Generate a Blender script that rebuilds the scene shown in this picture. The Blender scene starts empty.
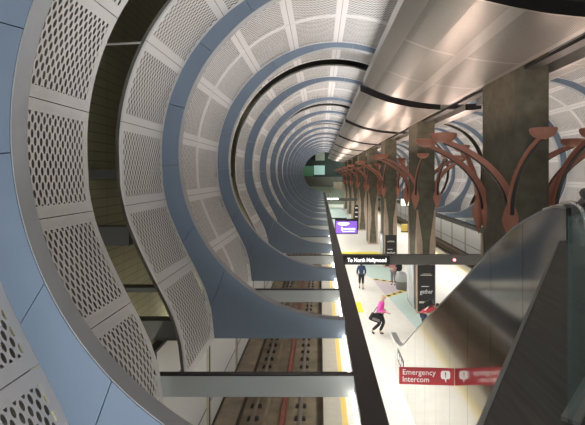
import bpy, bmesh, math, random
from mathutils import Vector, Matrix
random.seed(7)
S = bpy.context.scene
COL = S.collection
PI = math.pi
CZ = 6.9                       # camera height above the platform; z_rel = z - CZ
F = 430.0
AX = 5.6                       # plan axis of the station (columns)

# ------------------------------------------------------------------ materials
MATS = {}
def mat(name, col, rough=0.6, metal=0.0, noise=0.0, nscale=6.0, bump=0.0, spec=0.5, emit=None, estr=0.0, stretch=None):
    m = bpy.data.materials.new(name); m.use_nodes = True
    nt = m.node_tree; b = nt.nodes['Principled BSDF']
    b.inputs['Base Color'].default_value = (*col, 1); b.inputs['Roughness'].default_value = rough
    b.inputs['Metallic'].default_value = metal; b.inputs['Specular IOR Level'].default_value = spec
    if noise > 0 or bump > 0:
        tc = nt.nodes.new('ShaderNodeTexCoord'); mp = nt.nodes.new('ShaderNodeMapping')
        nt.links.new(tc.outputs['Object'], mp.inputs[0])
        if stretch: mp.inputs['Scale'].default_value = stretch
        n = nt.nodes.new('ShaderNodeTexNoise'); n.inputs['Scale'].default_value = nscale; n.inputs['Detail'].default_value = 5
        nt.links.new(mp.outputs[0], n.inputs['Vector'])
        if noise > 0:
            r = nt.nodes.new('ShaderNodeValToRGB')
            r.color_ramp.elements[0].position = .3; r.color_ramp.elements[1].position = .7
            r.color_ramp.elements[0].color = (*[c*(1-noise) for c in col], 1)
            r.color_ramp.elements[1].color = (*[min(1, c*(1+noise)) for c in col], 1)
            nt.links.new(n.outputs[0], r.inputs[0]); nt.links.new(r.outputs[0], b.inputs['Base Color'])
        if bump > 0:
            bp = nt.nodes.new('ShaderNodeBump'); bp.inputs['Strength'].default_value = bump; bp.inputs['Distance'].default_value = .02
            nt.links.new(n.outputs[0], bp.inputs['Height']); nt.links.new(bp.outputs[0], b.inputs['Normal'])
    if emit:
        b.inputs['Emission Color'].default_value = (*emit, 1); b.inputs['Emission Strength'].default_value = estr
    MATS[name] = m
    return m

def mth(nt, op, a, b=None, c=None):
    n = nt.nodes.new('ShaderNodeMath'); n.operation = op
    for i, v in enumerate((a, b, c)):
        if v is None: continue
        if isinstance(v, (int, float)): n.inputs[i].default_value = v
        else: nt.links.new(v, n.inputs[i])
    return n.outputs[0]

def perforated(name, col, pu, pv, a, b, rough=.5, metal=0.0, see=True, hole=(.02, .02, .02)):
    """sheet with staggered oval holes, laid out in metres on its UV map"""
    m = mat(name, col, rough, metal)
    nt = m.node_tree; bs = nt.nodes['Principled BSDF']; out = nt.nodes['Material Output']
    uv = nt.nodes.new('ShaderNodeUVMap'); sp = nt.nodes.new('ShaderNodeSeparateXYZ'); nt.links.new(uv.outputs[0], sp.inputs[0])
    ds = []
    for off in (0.0, 0.5):
        u = mth(nt, 'FRACT', mth(nt, 'ADD', mth(nt, 'DIVIDE', sp.outputs[0], pu), off))
        v = mth(nt, 'FRACT', mth(nt, 'ADD', mth(nt, 'DIVIDE', sp.outputs[1], pv), off))
        x = mth(nt, 'DIVIDE', mth(nt, 'SUBTRACT', u, .5), a/pu)
        y = mth(nt, 'DIVIDE', mth(nt, 'SUBTRACT', v, .5), b/pv)
        ds.append(mth(nt, 'ADD', mth(nt, 'MULTIPLY', x, x), mth(nt, 'MULTIPLY', y, y)))
    hm = mth(nt, 'LESS_THAN', mth(nt, 'MINIMUM', ds[0], ds[1]), 1.0)
    if see:
        tr = nt.nodes.new('ShaderNodeBsdfTransparent'); mx = nt.nodes.new('ShaderNodeMixShader')
        nt.links.new(hm, mx.inputs[0]); nt.links.new(bs.outputs[0], mx.inputs[1]); nt.links.new(tr.outputs[0], mx.inputs[2])
        nt.links.new(mx.outputs[0], out.inputs[0])
    else:
        mx = nt.nodes.new('ShaderNodeMix'); mx.data_type = 'RGBA'
        nt.links.new(hm, mx.inputs[0]); mx.inputs[6].default_value = (*col, 1); mx.inputs[7].default_value = (*hole, 1)
        nt.links.new(mx.outputs[2], bs.inputs['Base Color'])
    return m

def blocks(name, c1, c2, mort, bw, bh, ms, rough=.8, axes='YZ'):
    m = mat(name, c1, rough); nt = m.node_tree; b = nt.nodes['Principled BSDF']
    tc = nt.nodes.new('ShaderNodeTexCoord'); sp = nt.nodes.new('ShaderNodeSeparateXYZ'); cb = nt.nodes.new('ShaderNodeCombineXYZ')
    nt.links.new(tc.outputs['Object'], sp.inputs[0])
    nt.links.new(sp.outputs['XYZ'.index(axes[0])], cb.inputs[0]); nt.links.new(sp.outputs['XYZ'.index(axes[1])], cb.inputs[1])
    br = nt.nodes.new('ShaderNodeTexBrick'); nt.links.new(cb.outputs[0], br.inputs['Vector'])
    br.offset = 0.0 if axes == 'YZ' else .5
    br.inputs['Color1'].default_value = (*c1, 1); br.inputs['Color2'].default_value = (*c2, 1); br.inputs['Mortar'].default_value = (*mort, 1)
    br.inputs['Scale'].default_value = 1; br.inputs['Mortar Size'].default_value = ms
    br.inputs['Brick Width'].default_value = bw; br.inputs['Row Height'].default_value = bh
    nt.links.new(br.outputs[0], b.inputs['Base Color'])
    return m

BLUE = mat('blue_paint', (.155, .200, .262), .38, noise=.05, nscale=.8)
SOFF = mat('soffit_paint', (.33, .335, .35), .5, noise=.06, nscale=2)
PANEL = mat('panel_paint', (.60, .58, .575), .5)
BACKM = mat('acoustic_felt', (.19, .175, .15), .9, noise=.35, nscale=.9)
PERF = perforated('perforated_panel', (.60, .58, .575), .117, .19, .0245, .056, .5)
CEILM = mat('satin_metal', (.47, .455, .43), .34, .65)
CEILP = perforated('fine_perforated_metal', (.40, .39, .365), .05, .05, .011, .011, .36, .65, see=False, hole=(.16, .15, .14))
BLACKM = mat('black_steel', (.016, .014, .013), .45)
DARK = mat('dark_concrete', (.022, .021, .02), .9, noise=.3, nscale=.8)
STRUT = mat('grey_steel', (.42, .45, .45), .42, noise=.05, nscale=1)
GREYD = mat('dark_grey_steel', (.06, .06, .057), .45)
CONC = mat('column_concrete', (.125, .116, .082), .8, noise=.22, nscale=3.5, bump=.25)
TAN = mat('tan_stone', (.46, .355, .27), .65, noise=.1, nscale=5)
RED = mat('brick_red_paint', (.44, .185, .125), .5, noise=.06, nscale=4)
FLOOR = mat('terrazzo', (.74, .715, .64), .42, noise=.045, nscale=3.0)
FGREEN = mat('green_terrazzo', (.50, .62, .56), .42, noise=.05, nscale=4)
FPINK = mat('pink_terrazzo', (.60, .52, .53), .42, noise=.05, nscale=4)
EDGEW = mat('edge_granite', (.42, .38, .30), .6, noise=.05, nscale=5)
YEL = mat('yellow_tactile', (.70, .52, .12), .55)
YELB = mat('bright_yellow', (.85, .72, .05), .5)
BED = mat('track_bed', (.21, .165, .108), .9, noise=.3, nscale=1.6, bump=.3)
CURB = mat('curb_concrete', (.26, .21, .15), .9, noise=.2, nscale=2)
RAILM = mat('rail_steel', (.24, .20, .165), .4, .7)
RUST = mat('rust_fastener', (.045, .035, .028), .8)
RED3 = mat('third_rail_cover', (.25, .075, .055), .6, noise=.15, nscale=4)
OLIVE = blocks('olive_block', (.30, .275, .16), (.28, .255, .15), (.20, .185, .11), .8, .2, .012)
CLAD = blocks('white_cladding', (.68, .68, .66), (.65, .65, .63), (.10, .10, .09), 4.3, 2.19, .035, .35)
CLADT = mat('cladding_tan', (.52, .48, .36), .5)
STEEL = mat('stainless_sheet', (.64, .625, .60), .11, 1.0, noise=.05, nscale=2.5, bump=.012, stretch=(1, 1, 1))
STEELD = mat('dark_stainless', (.30, .30, .29), .45, .6)
PARA = mat('brushed_dark_metal', (.095, .093, .085), .5, .45, noise=.22, nscale=9, stretch=(6, .35, 1))
RUBBER = mat('black_rubber', (.012, .012, .012), .4)
REDS = mat('sign_red', (.42, .035, .045), .4)
WHITE = mat('white_lettering', (.85, .83, .80), .5)
POST = mat('poster_black', (.018, .017, .016), .35)
CREAM = mat('cream_line', (.62, .55, .45), .5)
GLASSP = mat('poster_case_glass', (.42, .44, .43), .12, noise=.35, nscale=3, stretch=(1, 1, .3))
LITW = mat('fluorescent', (1, 1, 1), .5, emit=(1, .95, .86), estr=11)
LITT = mat('lit_text', (1, 1, 1), .5, emit=(1, .97, .95), estr=1.6)
LITR = mat('red_led', (1, .2, .2), .5, emit=(1, .18, .2), estr=4)
LAMP = mat('uplight_lens', (1, 1, 1), .5, emit=(1, .86, .74), estr=8)
PURP = mat('purple_screen', (.1, .05, .25), .4, emit=(.23, .10, .55), estr=.8)
PURW = mat('white_screen_mark', (.7, .7, .8), .4, emit=(.75, .72, .95), estr=.95)
TEALW = mat('lit_office_window', (.4, .6, .55), .4, emit=(.42, .62, .57), estr=.25)
GREENW = mat('green_glass_lit', (.1, .25, .15), .3, emit=(.08, .20, .11), estr=.10)
PALES = mat('pale_lit_panel', (.8, .85, .7), .4, emit=(.85, .95, .75), estr=.75)
MEZZ = mat('far_mezzanine_concrete', (.13, .12, .10), .8, noise=.15, nscale=.5)
FARD = mat('far_dark_wall', (.035, .045, .042), .8, noise=.3, nscale=.4)
FARG = mat('far_green_grey_wall', (.42, .47, .40), .7, noise=.1, nscale=.5)
SKIN = mat('skin', (.55, .36, .27), .6)
MAG = mat('magenta_cloth', (.80, .09, .42), .8)
BLK = mat('black_cloth', (.015, .014, .016), .8)
NAVY = mat('navy_cloth', (.03, .05, .11), .8)
REDC = mat('red_cloth', (.55, .05, .07), .7)
ROSE = mat('rose_patterned_cloth', (.50, .24, .22), .8, noise=.5, nscale=18)
JEAN = mat('dark_denim', (.05, .06, .10), .8)
GREYC = mat('grey_cloth', (.20, .19, .19), .8)
BLOND = mat('blond_hair', (.62, .50, .36), .7)
DHAIR = mat('dark_hair', (.02, .016, .013), .6)
SHOE = mat('shoe_leather', (.03, .025, .022), .5)
BING = mat('bin_grey', (.33, .34, .32), .5)
BINL = mat('bin_lower', (.14, .14, .13), .5)

g = bpy.data.materials.new('guard_glass'); g.use_nodes = True; MATS['glass'] = g
nt = g.node_tree; pb = nt.nodes['Principled BSDF']
pb.inputs['Base Color'].default_value = (.30, .42, .42, 1); pb.inputs['Roughness'].default_value = .06
tr = nt.nodes.new('ShaderNodeBsdfTransparent'); tr.inputs[0].default_value = (.80, .88, .87, 1)
mx = nt.nodes.new('ShaderNodeMixShader'); mx.inputs[0].default_value = .14
nt.links.new(tr.outputs[0], mx.inputs[1]); nt.links.new(pb.outputs[0], mx.inputs[2]); nt.links.new(mx.outputs[0], nt.nodes['Material Output'].inputs[0])
GLASS = g

# ------------------------------------------------------------------ mesh helpers
class MB:
    def __init__(s): s.v = []; s.f = []; s.m = []; s.uv = {}
    def quad(s, pts, mi=0, uvs=None):
        n = len(s.v); s.v += [tuple(p) for p in pts]; s.f.append(tuple(range(n, n+len(pts)))); s.m.append(mi)
        if uvs: s.uv[len(s.f)-1] = uvs
    def box(s, x0, x1, y0, y1, z0, z1, mi=0, top=None):
        n = len(s.v)
        s.v += [(x0,y0,z0),(x1,y0,z0),(x1,y1,z0),(x0,y1,z0),(x0,y0,z1),(x1,y0,z1),(x1,y1,z1),(x0,y1,z1)]
        for k, f in enumerate(((0,3,2,1),(4,5,6,7),(0,1,5,4),(1,2,6,5),(2,3,7,6),(3,0,4,7))):
            s.f.append(tuple(n+i for i in f)); s.m.append(top if (top is not None and k == 1) else mi)
        return s
    def prism(s, poly, axis, a0, a1, mi=0):
        """extrude a 2-D polygon along an axis: 'x' -> (y,z), 'y' -> (x,z), 'z' -> (x,y)"""
        def P(p, a):
            return {'x': (a, p[0], p[1]), 'y': (p[0], a, p[1]), 'z': (p[0], p[1], a)}[axis]
        n = len(s.v); k = len(poly)
        s.v += [P(p, a0) for p in poly] + [P(p, a1) for p in poly]
        s.f.append(tuple(n+i for i in range(k))); s.m.append(mi)
        s.f.append(tuple(n+k+i for i in reversed(range(k)))); s.m.append(mi)
        for i in range(k):
            j = (i+1) % k; s.f.append((n+i, n+k+i, n+k+j, n+j)); s.m.append(mi)
        return s
    def strip(s, A, B, y0, y1, mi=0):
        """solid between paired x-z polylines A and B, extruded from y0 to y1"""
        n = len(s.v); k = len(A)
        for a, b in zip(A, B):
            s.v += [(a[0], y0, a[1]), (b[0], y0, b[1]), (b[0], y1, b[1]), (a[0], y1, a[1])]
        for i in range(k-1):
            for q in range(4):
                r = (q+1) % 4
                s.f.append((n+4*i+q, n+4*i+r, n+4*i+4+r, n+4*i+4+q)); s.m.append(mi)
        s.f.append((n, n+3, n+2, n+1)); s.m.append(mi)
        e = n+4*(k-1); s.f.append((e, e+1, e+2, e+3)); s.m.append(mi)
        return s
    def tube(s, pts, rad, n=8, mi=0):
        pts = [Vector(p) for p in pts]
        rs = rad if isinstance(rad, (list, tuple)) else [rad]*len(pts)
        base = len(s.v); up = None
        for i, p in enumerate(pts):
            d = (pts[min(i+1, len(pts)-1)] - pts[max(i-1, 0)]).normalized()
            if up is None: up = d.orthogonal().normalized()
            up = (up - d*up.dot(d)).normalized(); w = d.cross(up)
            for k in range(n):
                a = 2*PI*k/n; s.v.append(tuple(p + (up*math.cos(a) + w*math.sin(a))*rs[i]))
        for i in range(len(pts)-1):
            for k in range(n):
                l = (k+1) % n
                s.f.append((base+i*n+k, base+i*n+l, base+(i+1)*n+l, base+(i+1)*n+k)); s.m.append(mi)
        s.f.append(tuple(base+k for k in reversed(range(n)))); s.m.append(mi)
        s.f.append(tuple(base+(len(pts)-1)*n+k for k in range(n))); s.m.append(mi)
        return s
    def lathe(s, prof, cx, cy, n=20, mi=0, sx=1, sy=1):
        base = len(s.v)
        for r, z in prof:
            for k in range(n):
                a = 2*PI*k/n; s.v.append((cx + r*sx*math.cos(a), cy + r*sy*math.sin(a), z))
        for i in range(len(prof)-1):
            for k in range(n):
                l = (k+1) % n
                s.f.append((base+i*n+k, base+i*n+l, base+(i+1)*n+l, base+(i+1)*n+k)); s.m.append(mi)
        s.f.append(tuple(base+k for k in reversed(range(n)))); s.m.append(mi)
        s.f.append(tuple(base+(len(prof)-1)*n+k for k in range(n))); s.m.append(mi)
        return s
    def build(s, name, mats, parent=None, smooth=False, fix=True):
        me = bpy.data.meshes.new(name); me.from_pydata(s.v, [], s.f)
        for m in (mats if isinstance(mats, (list, tuple)) else [mats]): me.materials.append(m)
        me.polygons.foreach_set('material_index', s.m)
        if s.uv:
            ul = me.uv_layers.new(name='UVMap')
            for fi, uvs in s.uv.items():
                for li, uv in zip(me.polygons[fi].loop_indices, uvs): ul.data[li].uv = uv
        if fix and not s.uv:
            bm = bmesh.new(); bm.from_mesh(me); bmesh.ops.recalc_face_normals(bm, faces=bm.faces); bm.to_mesh(me); bm.free()
        if smooth:
            me.polygons.foreach_set('use_smooth', [True]*len(me.polygons))
            me.set_sharp_from_angle(angle=math.radians(40))
        o = bpy.data.objects.new(name, me); COL.objects.link(o)
        if parent: o.parent = parent
        return o

def tag(o, label=None, cat=None, group=None, kind=None):
    if label: o['label'] = label
    if cat: o['category'] = cat
    if group: o['group'] = group
    if kind: o['kind'] = kind
    return o
def empty(name, loc=(0,0,0), label=None, cat=None, group=None):
    o = bpy.data.objects.new(name, None); o.empty_display_size = .2; o.location = loc; COL.objects.link(o)
    return tag(o, label, cat, group)
def struct(o): o['kind'] = 'structure'; return o
def copy_tree(o, parent=None):
    c = o.copy(); COL.objects.link(c)
    if parent: c.parent = parent
    for ch in list(o.children): copy_tree(ch, c)
    return c
ORD = ['nearest','second','third','fourth','fifth','sixth','seventh','eighth','ninth','tenth','eleventh','twelfth','thirteenth',
       'fourteenth','fifteenth','sixteenth','seventeenth','eighteenth','nineteenth','twentieth','twenty-first','twenty-second',
       'twenty-third','twenty-fourth','twenty-fifth','twenty-sixth','twenty-seventh','twenty-eighth','twenty-ninth','thirtieth',
       'thirty-first','thirty-second','thirty-third','thirty-fourth']
def text(name, body, size, mm, parent, loc, rot=(PI/2,0,0), ext=.006, align='LEFT', fit=None):
    cu = bpy.data.curves.new(name, 'FONT'); cu.body = body; cu.size = size; cu.extrude = ext; cu.align_x = align; cu.align_y = 'CENTER'; cu.resolution_u = 3
    t = bpy.data.objects.new(name, cu); COL.objects.link(t)
    dg = bpy.context.evaluated_depsgraph_get(); me = bpy.data.meshes.new_from_object(t.evaluated_get(dg))
    bpy.data.objects.remove(t); me.materials.clear(); me.materials.append(mm)
    if fit:
        xs = [v.co.x for v in me.vertices]; w = max(xs)-min(xs); s = fit/w
        for v in me.vertices: v.co.x *= s
    o = bpy.data.objects.new(name, me); COL.objects.link(o); o.location = loc; o.rotation_euler = rot
    if parent: o.parent = parent
    return o

# ------------------------------------------------------------------ tube section
TC = (.57, CZ+.49); RI = 3.8; RO = 4.17; FB = CZ-3.72
LOW = [(-3.57,-.27),(-3.45,-.79),(-3.23,-1.33),(-2.97,-1.86),(-2.76,-2.26),(-2.58,-2.66),(-2.47,-3.08),(-2.40,-3.72)]
LOW = [(x, CZ+z) for x, z in LOW]
def circ(R, d): a = math.radians(d); return (TC[0]+R*math.cos(a), TC[1]+R*math.sin(a))
def resample(P, n):
    L = [0]
    for a, b in zip(P, P[1:]): L.append(L[-1]+math.dist(a, b))
    out = []
    for i in range(n):
        t = L[-1]*i/(n-1); k = 0
        while k < len(P)-2 and L[k+1] < t: k += 1
        u = (t-L[k])/(L[k+1]-L[k]); out.append((P[k][0]+(P[k+1][0]-P[k][0])*u, P[k][1]+(P[k+1][1]-P[k][1])*u))
    return out
A_END = 66.0
inner, outer = [], []
n1, n2, n3 = 16, 18, 60
for i in range(n1):
    t = i/n1; inner.append(circ(RI, 270-38*t)); outer.append((TC[0]+(LOW[-1][0]-TC[0])*t, FB))
lowr = resample(list(reversed(LOW)) + [circ(RO, 184)], n2+1)
for i in range(n2):
    t = i/n2; inner.append(circ(RI, 232-48*t)); outer.append(lowr[i])
for i in range(n3+1):
    t = i/n3; d = 184-(184-A_END)*t; inner.append(circ(RI + .2*max(0, min(1, (138-d)/46))**1.3, d)); outer.append(circ(RO, d))
SHELL = resample(list(reversed(LOW)), 40) + [circ(RO, 184-(184-A_END)*i/70) for i in range(1, 71)]
def mir(P, m): return [(2*AX-x, z) for x, z in P] if m else P

RT = .26                                        # depth of a rib
def make_rib(m):
    root = empty('arch_rib')
    ia, oa = mir(inner, m), mir(outer, m)
    cuts = [0, 19, 26, 34, 44, 55, 65, 76, 86, len(inner)-1]
    for a, b in zip(cuts, cuts[1:]):
        A = [Vector((*p, 0)) for p in ia[a:b+1]]; B = [Vector((*p, 0)) for p in oa[a:b+1]]
        if a > 0:
            dA = (A[1]-A[0]).normalized()*.012; A[0] += dA; B[0] += dA
        MB().strip([(p.x, p.y) for p in A], [(p.x, p.y) for p in B], 0, RT-.02).build('rib_plate', BLUE, root)
    cx = mir([TC], m)[0]
    si = [(cx[0]+(p[0]-cx[0])*.997, cx[1]+(p[1]-cx[1])*.997) for p in ia]
    s2 = [(cx[0]+(p[0]-cx[0])*.9995, cx[1]+(p[1]-cx[1])*.9995) for p in ia]
    MB().strip(si, s2, .012, RT).build('soffit_strip', SOFF, root, smooth=True)
    return root

SEAM0 = math.radians(172.5)
cum = [0]
for a, b in zip(SHELL, SHELL[1:]): cum.append(cum[-1]+math.dist(a, b))
i172 = min(range(len(SHELL)), key=lambda i: math.dist(SHELL[i], circ(RO, 172.5)))
def at_arc(s):
    s = max(0, min(cum[-1], s)); k = 0
    while k < len(SHELL)-2 and cum[k+1] < s: k += 1
    u = (s-cum[k])/(cum[k+1]-cum[k]); a, b = SHELL[k], SHELL[k+1]
    d = Vector((b[0]-a[0], b[1]-a[1])).normalized()
    return (a[0]+(b[0]-a[0])*u, a[1]+(b[1]-a[1])*u), (-d.y, d.x)
SEAMS = [0] + [s for s in [cum[i172]-.09+1.53*k for k in range(-6, 8)] if .5 < s < cum[-1]-.3] + [cum[-1]]
def make_band(m, w, mg0, mg1):
    """one width-w band of perforated panels around the tube; margins mg0/mg1 stay unpierced"""
    root = empty('panel_band')
    for s0, s1 in zip(SEAMS, SEAMS[1:]):
        mb = MB(); e = .006
        cuts = [s0+e, s0+.16] + [s0+.16+(s1-s0-.32)*k/6 for k in range(1, 6)] + [s1-.16, s1-e]
        if s1-s0 < .5: cuts = [s0+e, (s0+s1)/2-.01, (s0+s1)/2+.01, s1-e]
        ys = [0, mg0, w-mg1, w]
        for i in range(len(cuts)-1):
            (pa, na), (pb_, nb) = at_arc(cuts[i]), at_arc(cuts[i+1])
            for j in range(3):
                y0, y1 = ys[j], ys[j+1]
                perf = j == 1 and 0 < i < len(cuts)-2 and s1-s0 > .5
                pts = [(pa[0], y0, pa[1]), (pa[0], y1, pa[1]), (pb_[0], y1, pb_[1]), (pb_[0], y0, pb_[1])]
                uv = [(y0, cuts[i]), (y1, cuts[i]), (y1, cuts[i+1]), (y0, cuts[i+1])]
                if m: pts = [(2*AX-x, y, z) for x, y, z in pts]
                mb.quad(pts, 1 if perf else 0, uv)
            # rolled edge returns at both sides give the sheet its thickness
            for y0 in (0, w):
                q = [(pa[0], pa[1]), (pb_[0], pb_[1]), (pb_[0]+nb[0]*.035, pb_[1]+nb[1]*.035), (pa[0]+na[0]*.035, pa[1]+na[1]*.035)]
                q = mir(q, m)
                mb.quad([(x, y0, z) for x, z in q], 0, [(0, 0)]*4)
        mb.build('panel', [PANEL, PERF], root, smooth=True)
    bk = MB()
    for i in range(0, len(SHELL)-1):
        (pa, na), (pb_, nb) = at_arc(cum[i]+1e-4), at_arc(cum[i+1]-1e-4)
        q = mir([(pa[0]+na[0]*.10, pa[1]+na[1]*.10), (pb_[0]+nb[0]*.10, pb_[1]+nb[1]*.10)], m)
        bk.quad([(q[0][0], .02, q[0][1]), (q[0][0], w-.02, q[0][1]), (q[1][0], w-.02, q[1][1]), (q[1][0], .02, q[1][1])])
    bk.build('acoustic_backing', BACKM, root)
    return root

RY0, RP = 4.47, 5.32
NR = 16
GAPS = lambda i: i % 2 == 0                      # bay i lies between rib i and rib i+1; even bays carry the dark slot
bandproto = {}
for side, m in (('left', False), ('right', True)):
    rp = None
    for i in range(0 if not m else 1, NR):
        lab = f'{ORD[i]} blue curved arch rib of the {side} track vault, counting away from the camera'
        if rp is None: r = rp = make_rib(m)
        else: r = copy_tree(rp)
        r.location = (0, RY0+RP*i, 0)
        tag(r, lab, 'arch rib', f'blue ribs of the {side} vault')
    cnt = 0
    spans = []
    if not m: spans.append((2.12, RY0-2.12, 'n'))
    for i in range(0 if not m else 1, NR-1):
        a, b = RY0+RP*i+RT, RY0+RP*(i+1); mid = (a+b)/2
        if GAPS(i): spans += [(a, 1.92, 'a'), (b-2.02, 2.02, 'b')]
        else: spans += [(a, (b-a)/2-.008, 'n'), (mid+.008, (b-a)/2-.008, 'n')]
    for k, (y, w, t) in enumerate(spans):
        key = (m, round(w, 3), t)
        if key not in bandproto: bandproto[key] = b = make_band(m, w, .12 if t != 'b' else .10, .12)
        else: b = copy_tree(bandproto[key])
        b.location = (0, y, 0)
        tag(b, f'{ORD[k]} band of pale perforated panels lining the {side} track vault, counting from the camera', 'vault panel band', f'perforated bands of the {side} vault')

# ------------------------------------------------------------------ struts
def make_strut(m):
    root = empty('cross_strut')
    x0, x1 = -3.35, .56
    if m: x0, x1 = 2*AX-x1, 2*AX-x0
    MB().box(x0, x1, 0, .13, FB+.03, CZ-3.34).build('strut_box', STRUT, root)
    MB().box(x0, x1, -.012, .10, CZ-3.34, CZ-3.315).build('top_flange', BLACKM, root)
    return root
for side, m in (('left', False), ('right', True)):
    p = None
    for i in range(0 if not m else 2, NR-1):
        s = copy_tree(p) if p else make_strut(m)
        p = p or s
        s.location = (0, RY0+RP*(i+.5)+.02, 0)
        tag(s, f'{ORD[i]} grey steel strut spanning above the {side} track, counting away from the camera', 'strut', f'struts over the {side} track')

# ------------------------------------------------------------------ platform edge beams
YE = 86.5
for side, m in (('left', False), ('right', True)):
    root = empty('edge_beam', label=f'long black beam running above the {side} platform edge with a white light line', cat='beam')
    X = lambda a, b: (a, b) if not m else (2*AX-b, 2*AX-a)
    MB().box(*X(.57, .95), 1.0, YE, CZ-3.70, CZ-3.42).build('beam_box', BLACKM, root)
    tb = MB().box(*X(.525, .568), 3.0, YE-.2, CZ-3.70, CZ-3.655).build('light_tube', LITW, root)
    tb['label'] = 'glowing white light line'

# ------------------------------------------------------------------ setting: slabs and walls
struct(MB().box(.10, 2*AX-.10, -1, 112, -1.1, 0).build('floor', FLOOR))
for nm, x0 in (('trim_1', .10), ('trim_2', 2*AX-.62)):
    struct(MB().box(x0, x0+.52, -1, 90, 0, .004).build(nm, EDGEW))
for nm, x0 in (('trim_3', .62), ('trim_4', 2*AX-.78)):
    struct(MB().box(x0, x0+.16, -1, 90, 0, .006).build(nm, YEL))
struct(MB().box(.085, .10, -1, 112, -1.1, -.02).build('trim_9', BLACKM))  # black strip stands in for the shade on the platform's edge face
struct(MB().box(-3.5, .10, -1, 112, -1.5, -1.1).build('floor_left_track', BED))
struct(MB().box(2*AX-.10, 2*AX+3.5, -1, 112, -1.5, -1.1).build('floor_right_track', BED))
struct(MB().box(-3.42, -2.68, -1, 112, -1.1, -.95).build('trim_5', CURB))
struct(MB().box(-2.68, -2.60, -1, 112, -1.1, -1.03).build('trim_6', RUST))
struct(MB().box(2*AX+2.68, 2*AX+3.42, -1, 112, -1.1, -.95).build('trim_7', CURB))
struct(MB().box(-1.86, -1.74, -1, 112, -1.1, -1.07).build('trim_8', CURB))
for side, m in (('left', False), ('right', True)):
    X = lambda a, b: (a, b) if not m else (2*AX-b, 2*AX-a)
    struct(MB().box(*X(-3.5, -3.35), -1, 112, -.95, CZ-3.62).build(f'wall_{side}', CLAD))
    struct(MB().box(*X(-3.52, -3.33), -1, 112, CZ-3.62, CZ-3.56).build(f'trim_wall_{side}', BLACKM))
    struct(MB().box(*X(-3.352, -3.335), -1, 112, -.95, -.80).build(f'baseboard_{side}', BLACKM))
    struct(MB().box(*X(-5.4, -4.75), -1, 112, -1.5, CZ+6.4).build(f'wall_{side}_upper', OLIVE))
    for k in range(17):
        y = 8.76+4.3*k-.36
        struct(MB().box(*X(-3.351, -3.340), y+.28, y+.40, -.80, CZ-3.64).build(f'trim_{80+k if not m else 110+k}', BLACKM))
        struct(MB().box(*X(-3.351, -3.343), y, y+.27, -.80, CZ-3.64).build(f'trim_{20+k if not m else 50+k}', CLADT))
struct(MB().box(-5.4, 2*AX+5.4, -1, 112, CZ+6.4, CZ+6.9).build('ceiling', DARK))
# dark brackets and a conduit seen through the slots of the left vault
for k in range(4):
    y = RY0+RP*(2*k+.5)+1.75
    for j, (x, z0, z1) in enumerate(((-4.0, -.08, .10), (-3.95, -1.46, -1.08), (-3.3, -2.42, -2.34), (-2.9, -3.42, -3.02))):
        b = MB().box(-4.78, x, y, y+.25, CZ+z0, CZ+z1).box(-4.78, x, y-.02, y+.27, CZ+z1, CZ+z1+.015).build('wall_bracket', GREYD)
        tag(b, f'dark steel bracket behind the {ORD[k]} slot of the left vault, {["topmost","second","third","lowest"][j]} of four', 'bracket', 'brackets behind the left vault')
c = MB().tube([(-4.8, 9.4, CZ+2.85), (-3.15, 9.4, CZ+2.93)], .025).build('conduit', WHITE, smooth=True)
tag(c, 'thin pale conduit crossing the dark slot of the left vault', 'conduit')

# ------------------------------------------------------------------ track
def rail_profile(cx, z0): return [(cx-.07, z0), (cx+.07, z0), (cx+.07, z0+.02), (cx+.012, z0+.04), (cx+.012, z0+.13), (cx+.036, z0+.14), (cx+.036, z0+.17), (cx-.036, z0+.17), (cx-.036, z0+.14), (cx-.012, z0+.13), (cx-.012, z0+.04), (cx-.07, z0+.02)]
fast = None
for side, m in (('left', False), ('right', True)):
    for nm, x in (('wall', -2.2), ('platform', -.66)):
        xx = 2*AX-x if m else x
        r = empty('running_rail', (xx, 0, -1.1), f'steel running rail of the {side} track, the one nearer the {nm}', 'rail')
        MB().prism(rail_profile(0, .03), 'y', -1, 112).build('rail_bar', RAILM, r)
        for k in range(70):
            y = 8.0+.76*k if not m else 14+.76*k
            if fast is None:
                f = MB().box(-.19, .19, -.10, .10, 0, .035).box(-.16, -.075, -.06, .06, .035, .085).box(.075, .16, -.06, .06, .035, .085).build('fastener', RUST)
                fast = f
            else: f = fast.copy(); COL.objects.link(f)
            f.parent = r; f.location = (0, y, 0)
    x = 2*AX+1.22 if m else -1.22
    t = empty('power_rail', (x, 0, -1.1), f'red covered power rail lying between the running rails of the {side} track', 'rail')
    MB().prism([(-.10, .06), (.10, .06), (.10, .13), (.06, .19), (-.06, .19), (-.10, .13)], 'y', -1, 112).build('cover_board', RED3, t)
    MB().box(-.06, .06, -1, 112, 0, .06).build('support_bar', RUST, t)

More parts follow.
